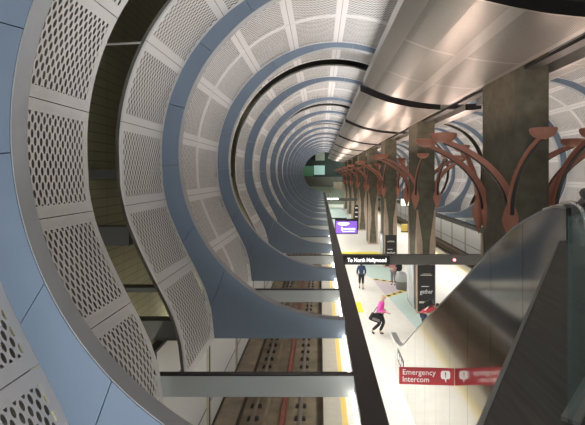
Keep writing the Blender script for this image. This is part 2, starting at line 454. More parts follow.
# ------------------------------------------------------------------ platform floor inlays
def inlay(nm, poly, mm, z=.004): return struct(MB().prism(poly, 'z', 0, z).build(nm, mm))
inlay('floor_inlay_green_front', [(3.85, 24.3), (5.25, 25.6), (5.6, 24.5), (5.6, 21), (4.9, 18.4), (4.35, 19.2)], FGREEN)
inlay('floor_inlay_pink', [(3.75, 24.75), (3.5, 28.4), (5.3, 27.2), (5.25, 25.9)], FPINK)
inlay('floor_inlay_green_middle', [(3.5, 28.7), (5.4, 27.6), (5.4, 32.0), (3.2, 33.5), (2.8, 30.5)], FGREEN)
inlay('floor_inlay_green_far', [(2.6, 55), (4.9, 55), (4.9, 90), (1.2, 90), (1.2, 66)], FGREEN)
def caution(nm, label, a, b, w):
    a, b = Vector(a), Vector(b); d = (b-a); L = d.length; d.normalize(); n = Vector((-d.y, d.x))
    o = empty(nm, (0, 0, 0), label, 'floor strip', 'yellow caution strips on the platform')
    q = [a-n*w, b-n*w, b+n*w, a+n*w]
    MB().prism([tuple(p) for p in q], 'z', .004, .009).build('strip_base', YEL, o)
    k = 4
    for i in range(k):
        c0 = a+d*(L*(i+.5)/k-.13); c1 = c0+d*.26
        MB().prism([tuple(c0-n*w*.6), tuple(c1-n*w*.6), tuple(c1+n*w*.6), tuple(c0+n*w*.6)], 'z', .009, .013).build('dash', BLK, o)
    return o
caution('caution_strip', 'yellow strip with black dashes on the floor nearer the magenta walker', (3.72, 24.35), (5.3, 25.85), .17)
caution('caution_strip', 'yellow strip with black dashes on the floor by the feet of the rose-topped person', (3.5, 28.5), (5.3, 27.35), .17)
tag(MB().prism([(1.86, 21.6), (2.2, 21.6), (2.2, 23.3), (1.86, 23.3)], 'z', 0, .008).build('tactile_patch', YELB), 'small bright yellow tactile patch on the floor beside the long black beam', 'tactile patch')
tag(MB().prism([(1.7, 37.6), (5.2, 37.6), (5.2, 38.5), (1.7, 38.5)], 'z', 0, .008).build('tactile_line', YELB), 'yellow line across the floor just behind the overhead sign beam', 'floor line')

# ------------------------------------------------------------------ central ceiling
CP = [(1.62, 3.38), (2.15, 3.14), (2.69, 2.94), (3.25, 2.81), (3.8, 2.71), (4.35, 2.65), (4.85, 2.62)]
CP2 = [(5.85, 2.60), (6.2, 2.62), (6.5, 2.66)]
CP = resample([(x, CZ+z) for x, z in CP], 25); CP2 = resample([(x, CZ+z) for x, z in CP2], 6)
GY0, GP = 7.2, 10.1
def ceil_section(y0, y1, k):
    root = empty('ceiling_section', (0, 0, 0), f'{ORD[k]} section of the bulging brushed metal ceiling over the platform', 'ceiling section', 'metal ceiling sections over the platform')
    nt_ = max(1, round((y1-y0)/2.6))
    for nm, P, bands in (('curved_sheet', CP, ((1.62, 2.05), (3.15, 3.4), (4.7, 4.85))), ('side_sheet', CP2, ((5.85, 6.0), (6.38, 6.5)))):
        mb = MB(); s = 0
        for a, b in zip(P, P[1:]):
            L = math.dist(a, b); xm = (a[0]+b[0])/2
            solid = any(q0 <= xm <= q1 for q0, q1 in bands)
            for j in range(nt_):
                ya, yb = y0+(y1-y0)*j/nt_, y0+(y1-y0)*(j+1)/nt_
                for (p, q, sol) in ((ya, ya+.05, True), (ya+.05, yb-.05, solid), (yb-.05, yb, True)):
                    mb.quad([(a[0], p, a[1]), (b[0], p, b[1]), (b[0], q, b[1]), (a[0], q, a[1])], 0 if sol else 1, [(p, s), (p, s+L), (q, s+L), (q, s)])
            s += L
        for y in (y0, y1):
            for a, b in zip(P, P[1:]):
                mb.quad([(a[0], y, a[1]), (b[0], y, b[1]), (b[0], y, b[1]+.25), (a[0], y, a[1]+.25)], 2, [(0, 0)]*4)
        for a in (P[0], P[-1]):
            mb.quad([(a[0], y0, a[1]), (a[0], y1, a[1]), (a[0], y1, a[1]+.25), (a[0], y0, a[1]+.25)], 0, [(0, 0)]*4)
        mb.build(nm, [CEILM, CEILP, BLACKM], root, smooth=True)
    # recessed channel above the column line
    MB().box(4.86, 5.84, y0, y1, CZ+3.1, CZ+3.14).build('channel_top', GREYD, root)
    MB().box(5.12, 5.42, y0, y1, CZ+2.64, CZ+2.70).build('channel_tray', GREYD, root)
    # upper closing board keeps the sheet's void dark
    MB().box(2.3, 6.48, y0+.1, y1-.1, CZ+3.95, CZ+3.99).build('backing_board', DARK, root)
    return root
ys = [-2.5] + [GY0+GP*k for k in range(8)] + [87.5]
for k, (a, b) in enumerate(zip(ys, ys[1:])): ceil_section(a, b-(1.2 if k < 8 else 0), k)

# ------------------------------------------------------------------ columns and their red branches
CY1, CPD = 10.75, 10.7
CX0, CX1, CD = 4.86, 5.72, 2.1
NC = 8
def vase(side_len):
    """half profile of the tan corner strip: (height, width)"""
    return [(0, .10), (.6, .09), (1.5, .17), (2.6, .27), (3.6, .24), (4.4, .12), (4.9, .05), (5.15, .03)]
def column(k):
    y = CY1+CPD*k
    root = empty('column', ((CX0+CX1)/2, y+CD/2, 0), f'{ORD[k]} brown concrete column with red branching arms on the platform, counting from the camera', 'column', 'concrete columns along the platform')
    hx, hy = (CX1-CX0)/2, CD/2
    MB().box(-hx, hx, -hy, hy, 0, CZ+3.1).build('shaft', CONC, root)
    MB().box(-hx-.05, hx+.05, -hy-.05, hy+.05, 0, .14).build('plinth', TAN, root)
    for sx in (-1, 1):
        for sy in (-1, 1):
            pr = vase(0); P = []; Q = []; e = .035
            mb = MB()
            for w_ax in (0, 1):
                prof = [(0, 0)] + [(w, z) for z, w in pr] + [(0, 5.15)]
                if w_ax == 0:
                    poly = [(sx*(hx-w), z) for w, z in prof]; mb.prism(poly, 'y', sy*hy, sy*(hy+e))
                else:
                    poly = [(sy*(hy-w*1.5), z) for w, z in prof]; mb.prism(poly, 'x', sx*hx, sx*(hx+e))
            mb.box(*sorted((sx*hx, sx*(hx+e))), *sorted((sy*hy, sy*(hy+e))), 0, 5.15)
            mb.build('corner_pilaster', TAN, root)
    return root
def bez(p0, p1, p2, p3, n):
    out = []
    for i in range(n+1):
        t = i/n; out.append(p0*(1-t)**3 + p1*3*t*(1-t)**2 + p2*3*t*t*(1-t) + p3*t**3)
    return out
def make_branch():
    """arm rising along +x from the origin, carrying a bowl uplight"""
    root = empty('uplight_branch')
    V = Vector
    c = bez(V((0, 0, 0)), V((.05, 0, .95)), V((.95, 0, 1.60)), V((1.75, 0, 1.84)), 16)
    n = len(c); mb = MB(); bl = MB()
    def sec(mb, off0, off1, wfun, extra=0):
        base = len(mb.v)
        for i, p in enumerate(c):
            d = (c[min(i+1, n-1)]-c[max(i-1, 0)]).normalized(); nn = V((-d.z, 0, d.x)); w = wfun(i/(n-1))
            for (o, s) in ((off0, -1), (off1, -1), (off1, 1), (off0, 1)):
                q = p+nn*o*(1.35-.6*i/(n-1)); mb.v.append((q.x, s*w, q.z))
        for i in range(n-1):
            for q in range(4):
                r = (q+1) % 4; mb.f.append((base+4*i+q, base+4*i+r, base+4*i+4+r, base+4*i+4+q)); mb.m.append(0)
        mb.f.append((base, base+1, base+2, base+3)); mb.m.append(0); e = base+4*(n-1)
        mb.f.append((e+3, e+2, e+1, e)); mb.m.append(0)
    sec(mb, -.07, .07, lambda t: .075-.02*t); mb.build('arm', RED, root, smooth=True)
    sec(bl, -.095, -.071, lambda t: .05-.012*t); bl.build('underside_channel', BLACKM, root, smooth=True)
    # petal: flattened bud from which the arm grows
    pt = MB()
    prof = [(.01, -.80), (.07, -.58), (.16, -.28), (.19, -.12), (.15, .06), (.05, .36)]
    pt.lathe(prof, 0, 0, 8, sx=.6, sy=1.25); pt.build('petal', RED, root, smooth=True)
    bo = MB(); prof = []
    for i in range(7):
        a = PI/2*i/6; prof.append((.03+.27*math.sin(a), 2.02-.22*math.cos(a)))
    prof += [(.285, 2.04), (.26, 2.02), (.2, 1.96), (.05, 1.88)]
    bo.lathe(prof, 1.75, 0, 20, sx=1.12, sy=1.0); bo.build('bowl', RED, root, smooth=True)
    MB().lathe([(.05, 1.92), (.16, 1.935), (.16, 1.95)], 1.75, 0, 16).build('lamp_lens', LAMP, root)
    return root
br = make_branch(); first = True
def light(name, typ, loc, energy, color=(1, 1, 1), rot=(0, 0, 0), **kw):
    l = bpy.data.lights.new(name, typ); l.energy = energy; l.color = color
    for a, b in kw.items(): setattr(l, a, b)
    o = bpy.data.objects.new(name, l); o.location = loc; o.rotation_euler = rot; COL.objects.link(o); return o
UP_E = 13
DIRW = {'platform-left': (-1, 0), 'platform-right': (1, 0), 'near': (0, -1), 'far': (0, 1)}
for k in range(NC):
    column(k)
    y = CY1+CPD*k
    for cx, sx in ((CX0-.03, -1), (CX1+.03, 1)):
        for cy, sy in ((y+.18, -1), (y+CD-.18, 1)):
            for ax in (0, 1):
                if ax == 0: d = (sx, 0); px, py = cx-sx*.06, cy
                else: d = (0, sy); px, py = cx+sx*.08, (y-.02 if sy < 0 else y+CD+.02)
                b = br if first else copy_tree(br); first = False
                b.location = (px, py, CZ-.98); b.rotation_euler = (0, 0, math.atan2(d[1], d[0])); b.scale = (1, 1, 1) if ax == 0 else (.9, .9, .97)
                cor = f"{'near' if sy < 0 else 'far'} {'left' if sx < 0 else 'right'} corner"
                way = ('left' if sx < 0 else 'right') if ax == 0 else ('towards' if sy < 0 else 'away from')
                way = f'reaching {way}' if ax == 0 else ('reaching forward' if sy < 0 else 'reaching back')
                tag(b, f'red lamp branch on the {cor} of the {ORD[k]} column, {way}', 'uplight branch', 'red lamp branches on the columns')
                e = UP_E if k == 0 else UP_E*2.3
                lx, ly = px+d[0]*1.75, py+d[1]*1.75
                if y < 60 or ax == 0:
                    light('uplight', 'AREA', (lx, ly, CZ-.98+2.07), e if ax == 0 else e*.5, (1, .72, .60), (PI, 0, 0), shape='DISK', size=.45)

# ------------------------------------------------------------------ overhead sign beam
def sign_beam(y, nm_lab, text_on):
    root = empty('sign_beam', (0, y, 0), nm_lab, 'sign beam')
    MB().box(.95, 2*AX-.95, 0, .30, CZ-3.86, CZ-3.45).build('beam_box', mat('beam_grey_%d' % int(y), (.115, .11, .10), .5), root)
    if text_on:
        MB().box(1.0, 3.0, -.03, 0, CZ-3.84, CZ-3.47).build('sign_face', POST, root)
        text('lettering', 'To North Hollywood', .25, LITT, root, (1.18, -.034, CZ-3.66), fit=1.66)
        MB().lathe([(.02, -.02), (.055, -.02), (.055, .02), (.02, .02)], 0, 0, 16).build('signal_lamp', LITR, root)
        lamp = root.children[-1]; lamp.rotation_euler = (PI/2, 0, 0); lamp.location = (5.78, -.02, CZ-3.65); lamp['label'] = 'red glowing signal lamp'
    else:
        MB().box(1.1, 2.7, -.05, 0, CZ-3.60, CZ-3.48).build('light_tube', LITW, root)
    return root
sign_beam(18.5, 'grey overhead beam across the platform reading To North Hollywood', True)
sign_beam(64, 'distant overhead beam across the platform with a white light tube', False)

# ------------------------------------------------------------------ posters on columns
def poster(k):
    y = CY1+CPD*k
    p = empty('poster', ((CX0+CX1)/2, y-.035, 0), f'black poster with pale lettering on the near face of the {ORD[k]} column', 'poster', 'black posters on the columns')
    MB().box(-.42, .42, -.05, 0, .12, 2.42).build('board', POST, p)
    MB().box(-.30, .28, -.055, -.05, 1.90, 1.94).build('small_line', CREAM, p)
    MB().box(-.20, .22, -.055, -.05, 1.97, 1.995).build('small_line', CREAM, p)
    MB().box(-.26, .12, -.055, -.05, 1.345, 1.38).build('small_line', WHITE, p)
    text('headline', 'gether', .30, WHITE, p, (.0, -.055, 1.10), align='CENTER', fit=.64)
    MB().box(-.36, .36, -.056, -.05, .53, .62).build('rule', CREAM, p)
    c = empty('display_case', (CX0-.036, y+CD/2, 0), f'tall glazed display case on the left face of the {ORD[k]} column', 'display case', 'glazed cases on the columns')
    MB().box(-.10, 0, -.86, .86, .15, 2.45).build('case_body', STEELD, c)
    MB().box(-.112, -.10, -.78, .78, .35, 2.35).build('case_glass', GLASSP, c)
poster(1); poster(2)
p = empty('name_sign', (4.6, CY1+CPD*4-.1, 0), 'black upright sign with white bars beside a far column', 'sign')
MB().box(-.32, .18, 0, .08, 1.2, 3.15).build('board', POST, p)
for z in (2.75, 2.2, 1.65): MB().box(-.24, .10, -.01, 0, z, z+.14).build('white_bar', WHITE, p)
MB().box(.10, .16, .02, .06, 0, 1.2).build('post', GREYD, p)

# purple screen hanging beside the black beam
sc = empty('video_screen', (1.25, 36, 0), 'glowing purple advertising screen hanging beside the long black beam', 'screen')
MB().box(0, 1.92, 0, .14, CZ-4.94, CZ-3.68).build('case', BLACKM, sc)
MB().box(.07, 1.85, -.012, 0, CZ-4.87, CZ-3.78).build('display', PURP, sc)
pts = [(.22+.5*(1+math.cos(a))*1.0, CZ-4.05+.10*math.sin(a) if math.sin(a) > 0 else CZ-4.05+.19*math.sin(a)) for a in [2*PI*i/20 for i in range(20)]]
MB().prism(pts, 'y', -.018, -.0125).build('swoosh', PURW, sc)
for x0, x1, z0, z1 in ((.52, .66, -4.64, -4.36), (.70, 1.06, -4.60, -4.46), (1.10, 1.70, -4.62, -4.44), (.62, 1.66, -4.76, -4.70)):
    MB().box(x0, x1, -.016, -.0125, CZ+z0, CZ+z1).build('white_mark', PURW, sc)
MB().box(.07, 1.85, -.016, -.0125, CZ-3.86, CZ-3.78).build('dark_banner', POST, sc)
MB().box(-.32, 1.0, .04, .10, CZ-3.68, CZ-3.60).build('hanger_arm', BLACKM, sc)

ck = empty('clock', (1.22, 63.7, CZ-2.5), 'round pale clock above the far overhead beam', 'clock')
MB().lathe([(.30, 0), (.33, .02), (.33, .10), (.05, .12)], 0, 0, 24).build('case', GREYD, ck); ck.children[-1].rotation_euler = (-PI/2, 0, 0)
MB().lathe([(.02, -.012), (.29, -.012), (.29, 0), (.02, 0)], 0, 0, 24).build('face', CREAM, ck); ck.children[-1].rotation_euler = (-PI/2, 0, 0)
MB().box(-.012, .012, -.03, -.016, 0, .22).build('hand', BLK, ck)
MB().box(0, .15, -.03, -.016, -.012, .012).build('hand', BLK, ck)
MB().box(-.03, .03, .02, .06, -.95, -.3).build('stem', GREYD, ck)
lb = empty('light_box', (8.05, 43, CZ-3.1), 'pale glowing panel hung over the right side of the platform', 'light box')
MB().box(0, .92, 0, .2, 0, .74).build('case', GREYD, lb); MB().box(.03, .89, -.01, 0, .03, .71).build('diffuser', PALES, lb)
MB().box(.2, .24, .08, .12, .74, 6.6-3.3+3.1-2.0).build('hanger_rod', GREYD, lb); MB().box(.68, .72, .08, .12, .74, 4.4).build('hanger_rod', GREYD, lb)
yb = empty('barrier_block', (10.2, 52, 0), 'yellow barrier block with a dark base at the far right platform edge', 'barrier')
MB().box(-.35, .35, -.2, .2, .12, .95).build('body', YEL, yb); MB().box(-.38, .38, -.23, .23, 0, .12).build('base', BLACKM, yb)

bn = empty('litter_bin', (4.93, 26.0, 0), 'grey rounded litter bin standing on the platform behind the display-case column', 'litter bin')
MB().lathe([(.30, 0), (.33, .05), (.34, .45), (.36, .5)], 0, 0, 24).build('body', BINL, bn, smooth=True)
MB().lathe([(.37, .5), (.38, .62), (.34, .85), (.24, 1.0), (.05, 1.06)], 0, 0, 24).build('domed_lid', BING, bn, smooth=True)

# ------------------------------------------------------------------ escalator
EX0, EX1 = 2.64, 4.45
prof = [(4.55, -.36), (4.85, -.37), (5.2, -.47), (5.55, -.60), (5.87, -.74), (6.3, -.97), (6.8, -1.24), (8, -2.0), (9.46, -2.86), (10.7, -3.58), (13.0, -5.0), (13.6, -5.38), (14.2, -5.66), (15.0, -5.82), (15.9, -5.84)]
prof = [(y, CZ+z) for y, z in prof]
es = empty('escalator', (0, 0, 0), 'stainless steel escalator with mirror-like side descending to the platform', 'escalator')
def side_wall(x0, x1, nm):
    cuts = [4.55] + [4.55+1.05*k for k in range(1, 11)] + [15.9]
    def top(y):
        for a, b in zip(prof, prof[1:]):
            if a[0] <= y <= b[0]+1e-6: return a[1]+(b[1]-a[1])*(y-a[0])/(b[0]-a[0])
        return prof[-1][1]
    for a, b in zip(cuts, cuts[1:]):
        pl = [(a+.004, 0.0), (b-.004, 0.0)]
        ysn = [y for y, z in prof if a+.01 < y < b-.01]
        yy = [a+.004] + ysn + [b-.004]
        pl = [(yy[0], .0)] + [(yy[-1], .0)] + [(y, top(y)) for y in reversed(yy)]
        if b == 15.9: pl = [(yy[0], 0), (15.1, 0), (15.2, .55), (15.75, .75)] + [(y, top(y)) for y in reversed(yy)]
        MB().prism(pl, 'x', x0, x1).build(nm, STEEL, es)
side_wall(EX0, EX0+.16, 'side_panel'); side_wall(EX1-.16, EX1, 'side_panel')
def sweep_top(x0, x1, dz0, dz1, nm, mm, y_from=4.7):
    P = [(y, z) for y, z in prof if y >= y_from]
    mb = MB(); base = 0
    for y, z in P: mb.v += [(x0, y, z+dz0), (x1, y, z+dz0), (x1, y, z+dz1), (x0, y, z+dz1)]
    for i in range(len(P)-1):
        for q in range(4):
            r = (q+1) % 4; mb.f.append((4*i+q, 4*i+r, 4*i+4+r, 4*i+4+q)); mb.m.append(0)
    mb.f.append((0, 1, 2, 3)); mb.m.append(0); e = 4*(len(P)-1); mb.f.append((e+3, e+2, e+1, e)); mb.m.append(0)
    o = mb.build(nm, mm, es, smooth=True); return o
sweep_top(EX0-.012, EX0+.17, .0, .022, 'deck_cap', STEELD, 4.5); sweep_top(EX1-.17, EX1+.012, .0, .022, 'deck_cap', STEELD, 4.5)
for x in (EX0+.22, EX1-.22):
    P = [(x, y, z-.06) for y, z in prof if y < 13.3]
    MB().tube(P, .045, 8).build('handrail', RUBBER, es, smooth=True)
sb = MB()
P = [(EX0+.17, 5.9)]
y, z = 5.7, CZ-1.75
st = [(y, z)]
while z > .21:
    z -= .21; st.append((y, z)); y += .365; st.append((y, z))
pl = [(5.7, 0)] + [(15.0, 0)] + list(reversed([(a, b) for a, b in st if a <= 15.0]))
MB().prism(pl, 'x', EX0+.17, EX1-.17).build('steps', STEELD, es)
MB().box(EX0+.17, EX1-.17, 4.55, 5.7, CZ-1.95, CZ-1.78).build('comb_plate', STEELD, es)
# rounded newel caps near the camera
nw = MB()
a = [(4.42, CZ-.95), (4.36, CZ-.8), (4.36, CZ-.6), (4.44, CZ-.45), (4.55, CZ-.36), (4.55, CZ-1.0)]
nw.prism(a, 'x', EX0, EX0+.16); nw.build('newel_end', STEELD, es)
MB().box(EX0-.012, EX0, 13.6, 14.6, .62, 1.02).build('label_plate', GREYD, es); es.children[-1]['label'] = 'dark pictogram plate'
for yy in (13.75, 14.1, 14.4): MB().box(EX0-.016, EX0-.012, yy-.08, yy+.08, .72, .92).build('pictogram', WHITE, es)

# emergency intercom sign projecting from the steel side
si = empty('emergency_sign', (EX0-.01, 8.42, CZ-3.96), 'red sign reading Emergency Intercom projecting from the escalator side', 'sign')
si.rotation_euler = (0, 0, math.radians(-3.5))
MB().box(-1.07, 0, 0, .03, -.165, .165).build('plate', REDS, si)
text('lettering', 'Emergency', .15, WHITE, si, (-1.01, -.004, .075), fit=.64, ext=.003)
text('lettering', 'Intercom', .15, WHITE, si, (-1.01, -.004, -.065), fit=.51, ext=.003)
bub = [(-.17+.095*math.cos(2*PI*i/24)*1.0, .035+.09*math.sin(2*PI*i/24)) for i in range(24)]
bub[17:18] = [(-.20, -.05), (-.165, -.125)]
bub = [(-.17+.09*x, .04+.08*y) for x, y in [(-1, -.6), (-1, .6), (-.75, 1), (.75, 1), (1, .6), (1, -.6), (.75, -1), (.2, -1), (.1, -1.9), (-.25, -1), (-.75, -1)]]
MB().prism(bub, 'y', -.005, 0).build('speech_bubble', WHITE, si)
MB().box(-.181, -.159, -.008, -.005, .03, .095).box(-.181, -.159, -.008, -.005, -.005, .015).build('exclamation_mark', REDS, si)

# ------------------------------------------------------------------ parapet and guard glass at the camera
PZ = CZ-.72
e0, e1 = Vector((.46, 1.24)), Vector((2.64, 4.75))
d = (e1-e0).normalized(); nrm = Vector((d.y, -d.x))
a0 = e0-d*1.9; a1 = e1-d*.05
pa = empty('parapet', (0, 0, 0), 'dark brushed metal parapet ledge beside the escalator top', 'parapet')
poly = [a0, a1, a1+nrm*1.1, a0+nrm*1.1]
MB().prism([tuple(p) for p in poly], 'z', PZ-.05, PZ).build('ledge', PARA, pa)
ins = [a0+nrm*.5, a1+nrm*.5, a1+nrm*1.05, a0+nrm*1.05]
MB().prism([tuple(p) for p in ins], 'z', PZ-1.1, PZ-.05).build('body', DARK, pa)
tr0, tr1 = a0+nrm*.0, a1+nrm*.0
MB().prism([tuple(a0-nrm*.006), tuple(a1-nrm*.006), tuple(a1+nrm*.010), tuple(a0+nrm*.010)], 'z', PZ-.05, PZ+.004).build('edge_trim', STEELD, pa)
gd = empty('glass_guard', (.72, 1.25, PZ), 'teal glass guard panel standing on the dark parapet ledge', 'glass guard')
g1 = Vector((2.6, 3.35)) - Vector((.72, 1.25))
t = Vector((g1.y, -g1.x)).normalized()*.012
MB().prism([(0, 0), tuple(g1), tuple(g1+t), tuple(t)], 'z', .0, .60).build('pane', GLASS, gd)
q = Vector((-t.y, t.x)).normalized()
MB().prism([tuple(-t*1.5), tuple(g1-t*1.5), tuple(g1+t*2.5), tuple(t*2.5)], 'z', 0, .012).build('base_channel', STEELD, gd)
hr = empty('curved_handrail', (0, 0, 0), 'pale curved handrail end at the top of the escalator', 'handrail')
hp = [(2.70, 4.80, CZ-.33), (2.69, 4.60, CZ-.30), (2.68, 4.48, CZ-.31), (2.69, 4.41, CZ-.36), (2.71, 4.38, CZ-.5), (2.73, 4.36, CZ-.8), (2.74, 4.36, CZ-1.1)]
MB().tube(hp, .03, 10).build('rail', STEEL, hr, smooth=True)
MB().tube([(2.70, 5.16, CZ-.43), (2.70, 4.95, CZ-.385), (2.70, 4.72, CZ-.33)], .036, 10).build('rail_cap', CREAM, hr, smooth=True)
MB().box(2.60, 2.63, 4.50, 4.54, CZ-.95, CZ-.34).build('post', RUBBER, hr)
hr2 = empty('rubber_handrail', (0, 0, 0), 'black rubber handrail loop behind the pale handrail end', 'handrail')
MB().tube([(2.90, 4.30, CZ-.9), (2.86, 4.34, CZ-.42), (2.84, 4.5, CZ-.26), (2.90, 4.7, CZ-.20), (3.05, 4.85, CZ-.24), (3.1, 5.1, CZ-.36)], .06, 10).build('loop', RUBBER, hr2, smooth=True)

# ------------------------------------------------------------------ far end
struct(MB().box(-5.4, 17, 104, 104.5, -1.5, CZ+6.4).build('wall_end', FARG))
W = 93.0
fm = empty('mezzanine_block', (0, W, 0), 'dark far mezzanine crossing the end of the station', 'mezzanine')
MB().box(-5, 16, 0, 8, CZ-2.5, CZ-.4).build('concrete_band', MEZZ, fm)
MB().box(-5, 16, 2.0, 2.3, CZ-.4, CZ+6).build('back_wall', FARD, fm)
MB().box(2.9, 6.9, -.05, 0, CZ-3.2, CZ-1.5).build('tan_fascia', TAN, fm)
for i in range(1, 4): MB().box(2.9+i-.02, 2.9+i+.02, -.06, -.05, CZ-3.2, CZ-1.5).build('fascia_joint', BLACKM, fm)
MB().box(-1.35, 1.05, 1.9, 2.0, CZ+.05, CZ+2.1).build('office_window', TEALW, fm)
MB().box(-4.2, -1.5, 1.9, 2.0, CZ-.3, CZ+2.0).build('green_window', GREENW, fm)
MB().box(3.5, 15.5, 1.2, 1.3, CZ+.55, CZ+.62).build('guard_rail', GREYD, fm)
MB().box(-1.0, 1.0, .5, 3.0, CZ+3.2, CZ+5.4).build('ceiling_box', FARG, fm)

# ------------------------------------------------------------------ people
def skin_mesh(name, chains, mm, parent, sub=2):
    """chains: list of [(point, radius), ...]; first point of later chains that coincides with an earlier point is welded"""
    vs, es, rs = [], [], []
    def idx(p):
        for i, q in enumerate(vs):
            if (Vector(q)-Vector(p)).length < 1e-4: return i
        return None
    for ch in chains:
        prev = None
        for p, r in ch:
            i = idx(p)
            if i is None: vs.append(tuple(p)); rs.append(r); i = len(vs)-1
            if prev is not None: es.append((prev, i))
            prev = i
    me = bpy.data.meshes.new(name); me.from_pydata(vs, es, [])
    o = bpy.data.objects.new(name, me); COL.objects.link(o)
    sk = o.modifiers.new('s', 'SKIN'); sk.use_smooth_shade = True
    lay = me.skin_vertices[0].data if me.skin_vertices else None
    if lay is None:
        bm = bmesh.new(); bm.from_mesh(me); bm.verts.layers.skin.verify(); bm.to_mesh(me); bm.free(); lay = me.skin_vertices[0].data
    for i, r in enumerate(rs):
        rr = r if isinstance(r, tuple) else (r, r)
        lay[i].radius = rr; lay[i].use_root = (i == 0)
    ss = o.modifiers.new('u', 'SUBSURF'); ss.levels = ss.render_levels = sub
    dg = bpy.context.evaluated_depsgraph_get(); nm = bpy.data.meshes.new_from_object(o.evaluated_get(dg))
    bpy.data.objects.remove(o); nm.materials.clear(); nm.materials.append(mm)
    nm.polygons.foreach_set('use_smooth', [True]*len(nm.polygons))
    r = bpy.data.objects.new(name, nm); COL.objects.link(r); r.parent = parent
    return r
def person(loc, rz, label, J, top, legs, hair, hairm, extra=None, bare_leg=False):
    """J: joints in the figure's own frame, facing -y"""
    root = empty('person', loc, label, 'person'); root.rotation_euler = (0, 0, rz)
    V = lambda k: Vector(J[k])
    ch = [[(V('pelvis'), .125), (V('waist'), .115), (V('chest'), .145), (V('neckb'), .07), (V('neck'), .052), (V('headc'), .088), (V('crown'), .075)]]
    for s in 'LR':
        ch.append([(V('pelvis'), .125), (V('hip'+s), .095), (V('knee'+s), .06), (V('ankle'+s), .042), (V('toe'+s), .035)])
        hd = (V('hand'+s)-V('elbow'+s)).normalized()
        ch.append([(V('chest'), .145), (V('sh'+s), .06), (V('elbow'+s), .042), (V('hand'+s), .030), (V('hand'+s)+hd*.09, .028)])
    body = skin_mesh('body', ch, SKIN, root)
    # five fingers on each hand, rooted in the palm
    for s in 'LR':
        hd = (V('hand'+s)-V('elbow'+s)).normalized(); sd = hd.cross(Vector((0, 1, 0)))
        if sd.length < .1: sd = hd.cross(Vector((1, 0, 0)))
        sd.normalize(); pal = V('hand'+s)+hd*.08
        mb = MB()
        for i, L in enumerate((.065, .078, .072, .055)):
            b0 = pal+sd*(.027-.018*i); mb.tube([b0, b0+hd*L*.55, b0+hd*L+Vector((0, -.014, 0))], [.009, .0085, .006], 6)
        b0 = V('hand'+s)+hd*.03+sd*.02; mb.tube([b0, b0+sd*.03+hd*.025, b0+sd*.035+hd*.055], [.011, .010, .007], 6)
        mb.build('fingers', SKIN, root, smooth=True)
    ch = [[(V('pelvis')+Vector((0, 0, -.07)), .155), (V('pelvis')+Vector((0, 0, .05)), .15), (V('waist'), .138), (V('chest'), .17), (V('neckb'), .078)]]
    for s in 'LR':
        ch.append([(V('chest'), .17), (V('sh'+s), .078), (V('elbow'+s), .062), (V('elbow'+s)+(V('hand'+s)-V('elbow'+s))*.9, .05)])
    skin_mesh('jacket', ch, top, root)
    ch = []
    for s in 'LR':
        ch.append([(V('pelvis'), .14), (V('hip'+s), .112), (V('knee'+s), .078), (V('knee'+s)+(V('ankle'+s)-V('knee'+s))*(.45 if bare_leg else .92), .062)])
    skin_mesh('trousers', ch, legs, root)
    for s in 'LR':
        skin_mesh('shoe', [[(V('ankle'+s)+Vector((0, 0, -.045)), .05), (V('toe'+s)+(V('toe'+s)-V('ankle'+s))*.1, .042)]], SHOE, root)
    hc = V('headc'); up = (V('crown')-V('neck')).normalized()
    f = Vector(J.get('face', (0, -1, 0)))
    skin_mesh('hair', [[(hc-f*.035-up*.06, .085), (hc-f*.035+up*.03, .105), (hc-f*.01+up*.085, .085)]] if not hair else [[(hc-f*.05-up*.16, .07), (hc-f*.04-up*.04, .095), (hc-f*.03+up*.04, .105), (hc-f*.01+up*.085, .085)]], hairm, root)
    sd = f.cross(up).normalized()
    mb = MB(); nz = hc+f*.085; mb.tube([nz+up*.02, nz+f*.025-up*.02, nz-up*.03], [.008, .014, .008], 6); mb.build('nose', SKIN, root, smooth=True)
    for s in (-1, 1):
        q = hc+f*.086+sd*s*.034+up*.018
        MB().lathe([(.004, q.z-.010), (.011, q.z-.004), (.011, q.z+.004), (.004, q.z+.010)], q.x, q.y, 8).build('eye', DHAIR, root)
        q = hc+sd*s*.095; MB().lathe([(.006, q.z-.03), (.016, q.z-.01), (.018, q.z+.015), (.006, q.z+.03)], q.x, q.y, 8).build('ear', SKIN, root)
    q = hc+f*.088-up*.045; MB().tube([q-sd*.022, q+f*.006, q+sd*.022], [.004, .007, .004], 6).build('mouth', REDC, root)
    return root
STAND = dict(pelvis=(0,0,.90), waist=(0,.0,1.06), chest=(0,.0,1.28), neckb=(0,.01,1.42), neck=(0,0,1.47), headc=(0,-.02,1.56), crown=(0,-.01,1.64),
    hipL=(.09,0,.84), kneeL=(.10,-.03,.47), ankleL=(.10,.02,.09), toeL=(.11,-.13,.04), hipR=(-.09,0,.84), kneeR=(-.10,-.02,.47), ankleR=(-.10,.03,.09), toeR=(-.11,-.12,.04),
    shL=(.18,.0,1.36), elbowL=(.25,.03,1.10), handL=(.24,-.08,.88), shR=(-.18,.0,1.36), elbowR=(-.25,.03,1.10), handR=(-.24,-.08,.88))
def pose(**k): d = dict(STAND); d.update(k); return d
